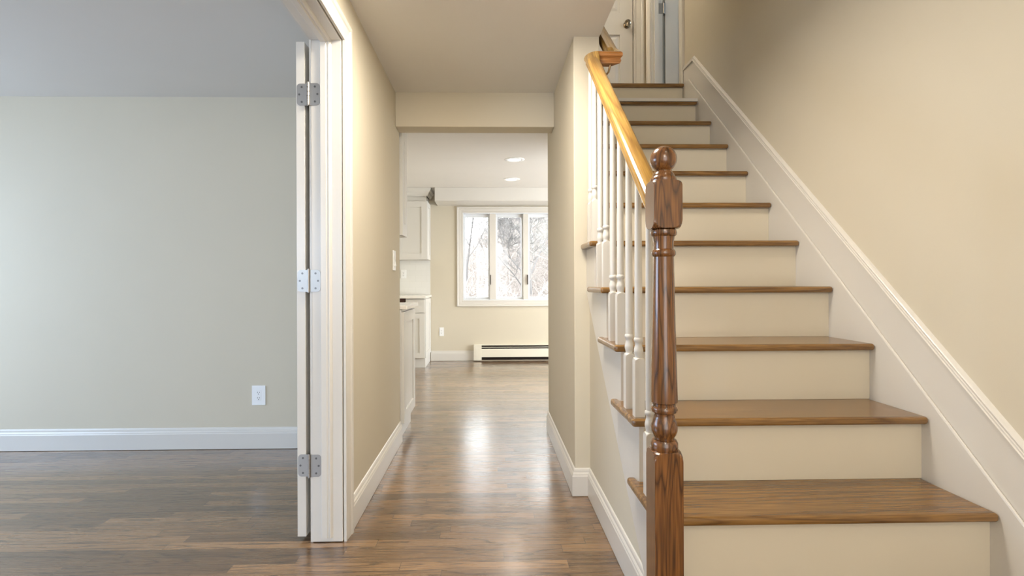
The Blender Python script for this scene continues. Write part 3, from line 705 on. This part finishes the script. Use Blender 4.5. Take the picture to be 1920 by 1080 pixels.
# recessed ceiling lights ------------------------------------------
for (x, y, lab) in ((0.250, 5.058, 'round recessed ceiling light nearer the hall opening'), (0.262, 6.023, 'round recessed ceiling light nearer the kitchen window')):
    t = thing('recessed_light', lab, 'ceiling light', (x, y, CE), 'recessed kitchen ceiling lights')
    prof = [(0.062, -0.0005), (0.060, -0.004), (0.066, -0.007), (0.085, -0.006), (0.0965, -0.003), (0.097, -0.0005)]
    seg = 40
    MB().rings([[(x + r * math.cos(2 * math.pi * k / seg), y + r * math.sin(2 * math.pi * k / seg), CE + z) for k in range(seg)] for r, z in prof], False, True).build('trim_ring', M['plastic'], t)
    MB().disc((x, y, CE - 0.0035), 2, 0.0615, 0.003, 40).build('lens', M['lens'], t)
    light('recessed_light_lamp', 'SPOT', (x, y, CE - 0.010), 12, (1.0, 0.92, 0.80), 0.02, aim=(x, y, 0), spot=140)

# ================================================================== OUTSIDE
def hz(x, y):
    t = max(0.0, min(1.0, (y - 11.0) / 17.0)); side = max(0.0, min(1.0, (x / max(y, 1) + 0.07) / 0.08))
    return -0.7 + (2.3 + 3.0 * side) * t ** 1.3 + 0.10 * math.sin(x * 2.1 + y) * t
mb = MB(); NXg, NYg = 70, 50; vs = []; fs = []
for a in range(NYg + 1):
    for b in range(NXg + 1):
        yy = 7.15 + 23 * a / NYg; xx = -16 + 32 * b / NXg; vs.append((xx, yy, hz(xx, yy)))
for a in range(NYg):
    for b in range(NXg):
        k = a * (NXg + 1) + b; fs.append((k, k + 1, k + NXg + 2, k + NXg + 1))
mb.add(vs, fs, True); struct(mb, 'ground_outside', M['ground'])
def tree(x, y, h, r, seed, mat, label, spread=0.5, levels=4, kids=(5, 7)):
    g = random.Random(seed); mb = MB()
    def grow(p, d, L, rad, lev):
        n = 5 if lev < 2 else 3; pts = [p]; rr = [rad]; q = p.copy(); dd = d.copy()
        for k in range(n):
            dd = (dd + Vector((g.uniform(-1, 1), g.uniform(-1, 1), g.uniform(-0.4, 0.8))) * (0.10 + 0.06 * lev)).normalized()
            q = q + dd * (L / n); pts.append(q.copy()); rr.append(rad * (1 - 0.6 * (k + 1) / n))
        mb.tube(pts, rr, 6 if lev == 0 else (4 if lev < 2 else 3), False)
        if lev >= levels: return
        for _ in range(g.randint(*kids)):
            t = g.uniform(0.25, 1.0); i = min(int(t * n), n - 1); pp = pts[i].lerp(pts[i + 1], t * n - i)
            az = g.uniform(0, 2 * math.pi); side = Vector((math.cos(az), math.sin(az), g.uniform(-0.2, 0.9))).normalized()
            nd = (dd * (1 - spread) + side * spread * 1.6).normalized()
            grow(pp, nd, L * g.uniform(0.42, 0.68), max(rr[i] * 0.5, 0.004), lev + 1)
    grow(Vector((x, y, hz(x, y) - 0.05)), Vector((g.uniform(-0.1, 0.1), 0, 1)).normalized(), h, r, 0)
    return solo(mb, 'bare_tree', mat, label, 'tree', 'bare trees outside the kitchen window')
tree(-0.55, 13.0, 3.4, 0.045, 3, M['bark_dark'], 'thin bare tree with dark twigs behind the left window sash', 0.5, 5, (5, 6))
tree(0.95, 12.0, 3.0, 0.060, 11, M['bark_dark'], 'dark forked bare tree behind the middle window sash', 0.5, 5, (5, 6))
tree(1.95, 13.5, 3.6, 0.055, 21, M['bark_pale'], 'pale bare tree behind the right window sash', 0.5, 5, (5, 6))
tree(0.25, 15.5, 3.4, 0.045, 33, M['twig_warm'], 'russet bare tree farther back between the left and middle sashes', 0.55, 5, (5, 6))
tree(1.55, 17.5, 4.0, 0.055, 41, M['bark_pale'], 'pale bare tree farther back behind the middle sash', 0.5, 5, (5, 6))
tree(-1.3, 17.0, 4.2, 0.050, 52, M['twig_warm'], 'russet bare tree at the left edge of the window view', 0.5, 5, (5, 6))
tree(2.9, 17.0, 4.2, 0.055, 61, M['bark_pale'], 'pale bare tree at the right edge of the window view', 0.5, 5, (5, 6))
g = random.Random(5); mb = MB()
for k in range(12000):
    y = g.uniform(10.5, 27); x = g.uniform(-0.14, 0.20) * y
    p = Vector((x, y, hz(x, y) + 1.5 * g.random() ** 1.3)); d = Vector((g.uniform(-1, 1), g.uniform(-0.5, 0.5), g.uniform(-0.3, 1.3))).normalized()
    L = g.uniform(0.2, 0.8); pts = [p, p + d * L * 0.5 + Vector((g.uniform(-0.06, 0.06), 0, g.uniform(-0.10, 0.10))), p + d * L]
    mb.tube(pts, [0.008, 0.006, 0.002], 3, False)
br = mb.build('undergrowth', M['twig_warm']); br['kind'] = 'stuff'; tag(br, 'tangle of bare brush and twigs low behind the window', 'undergrowth')
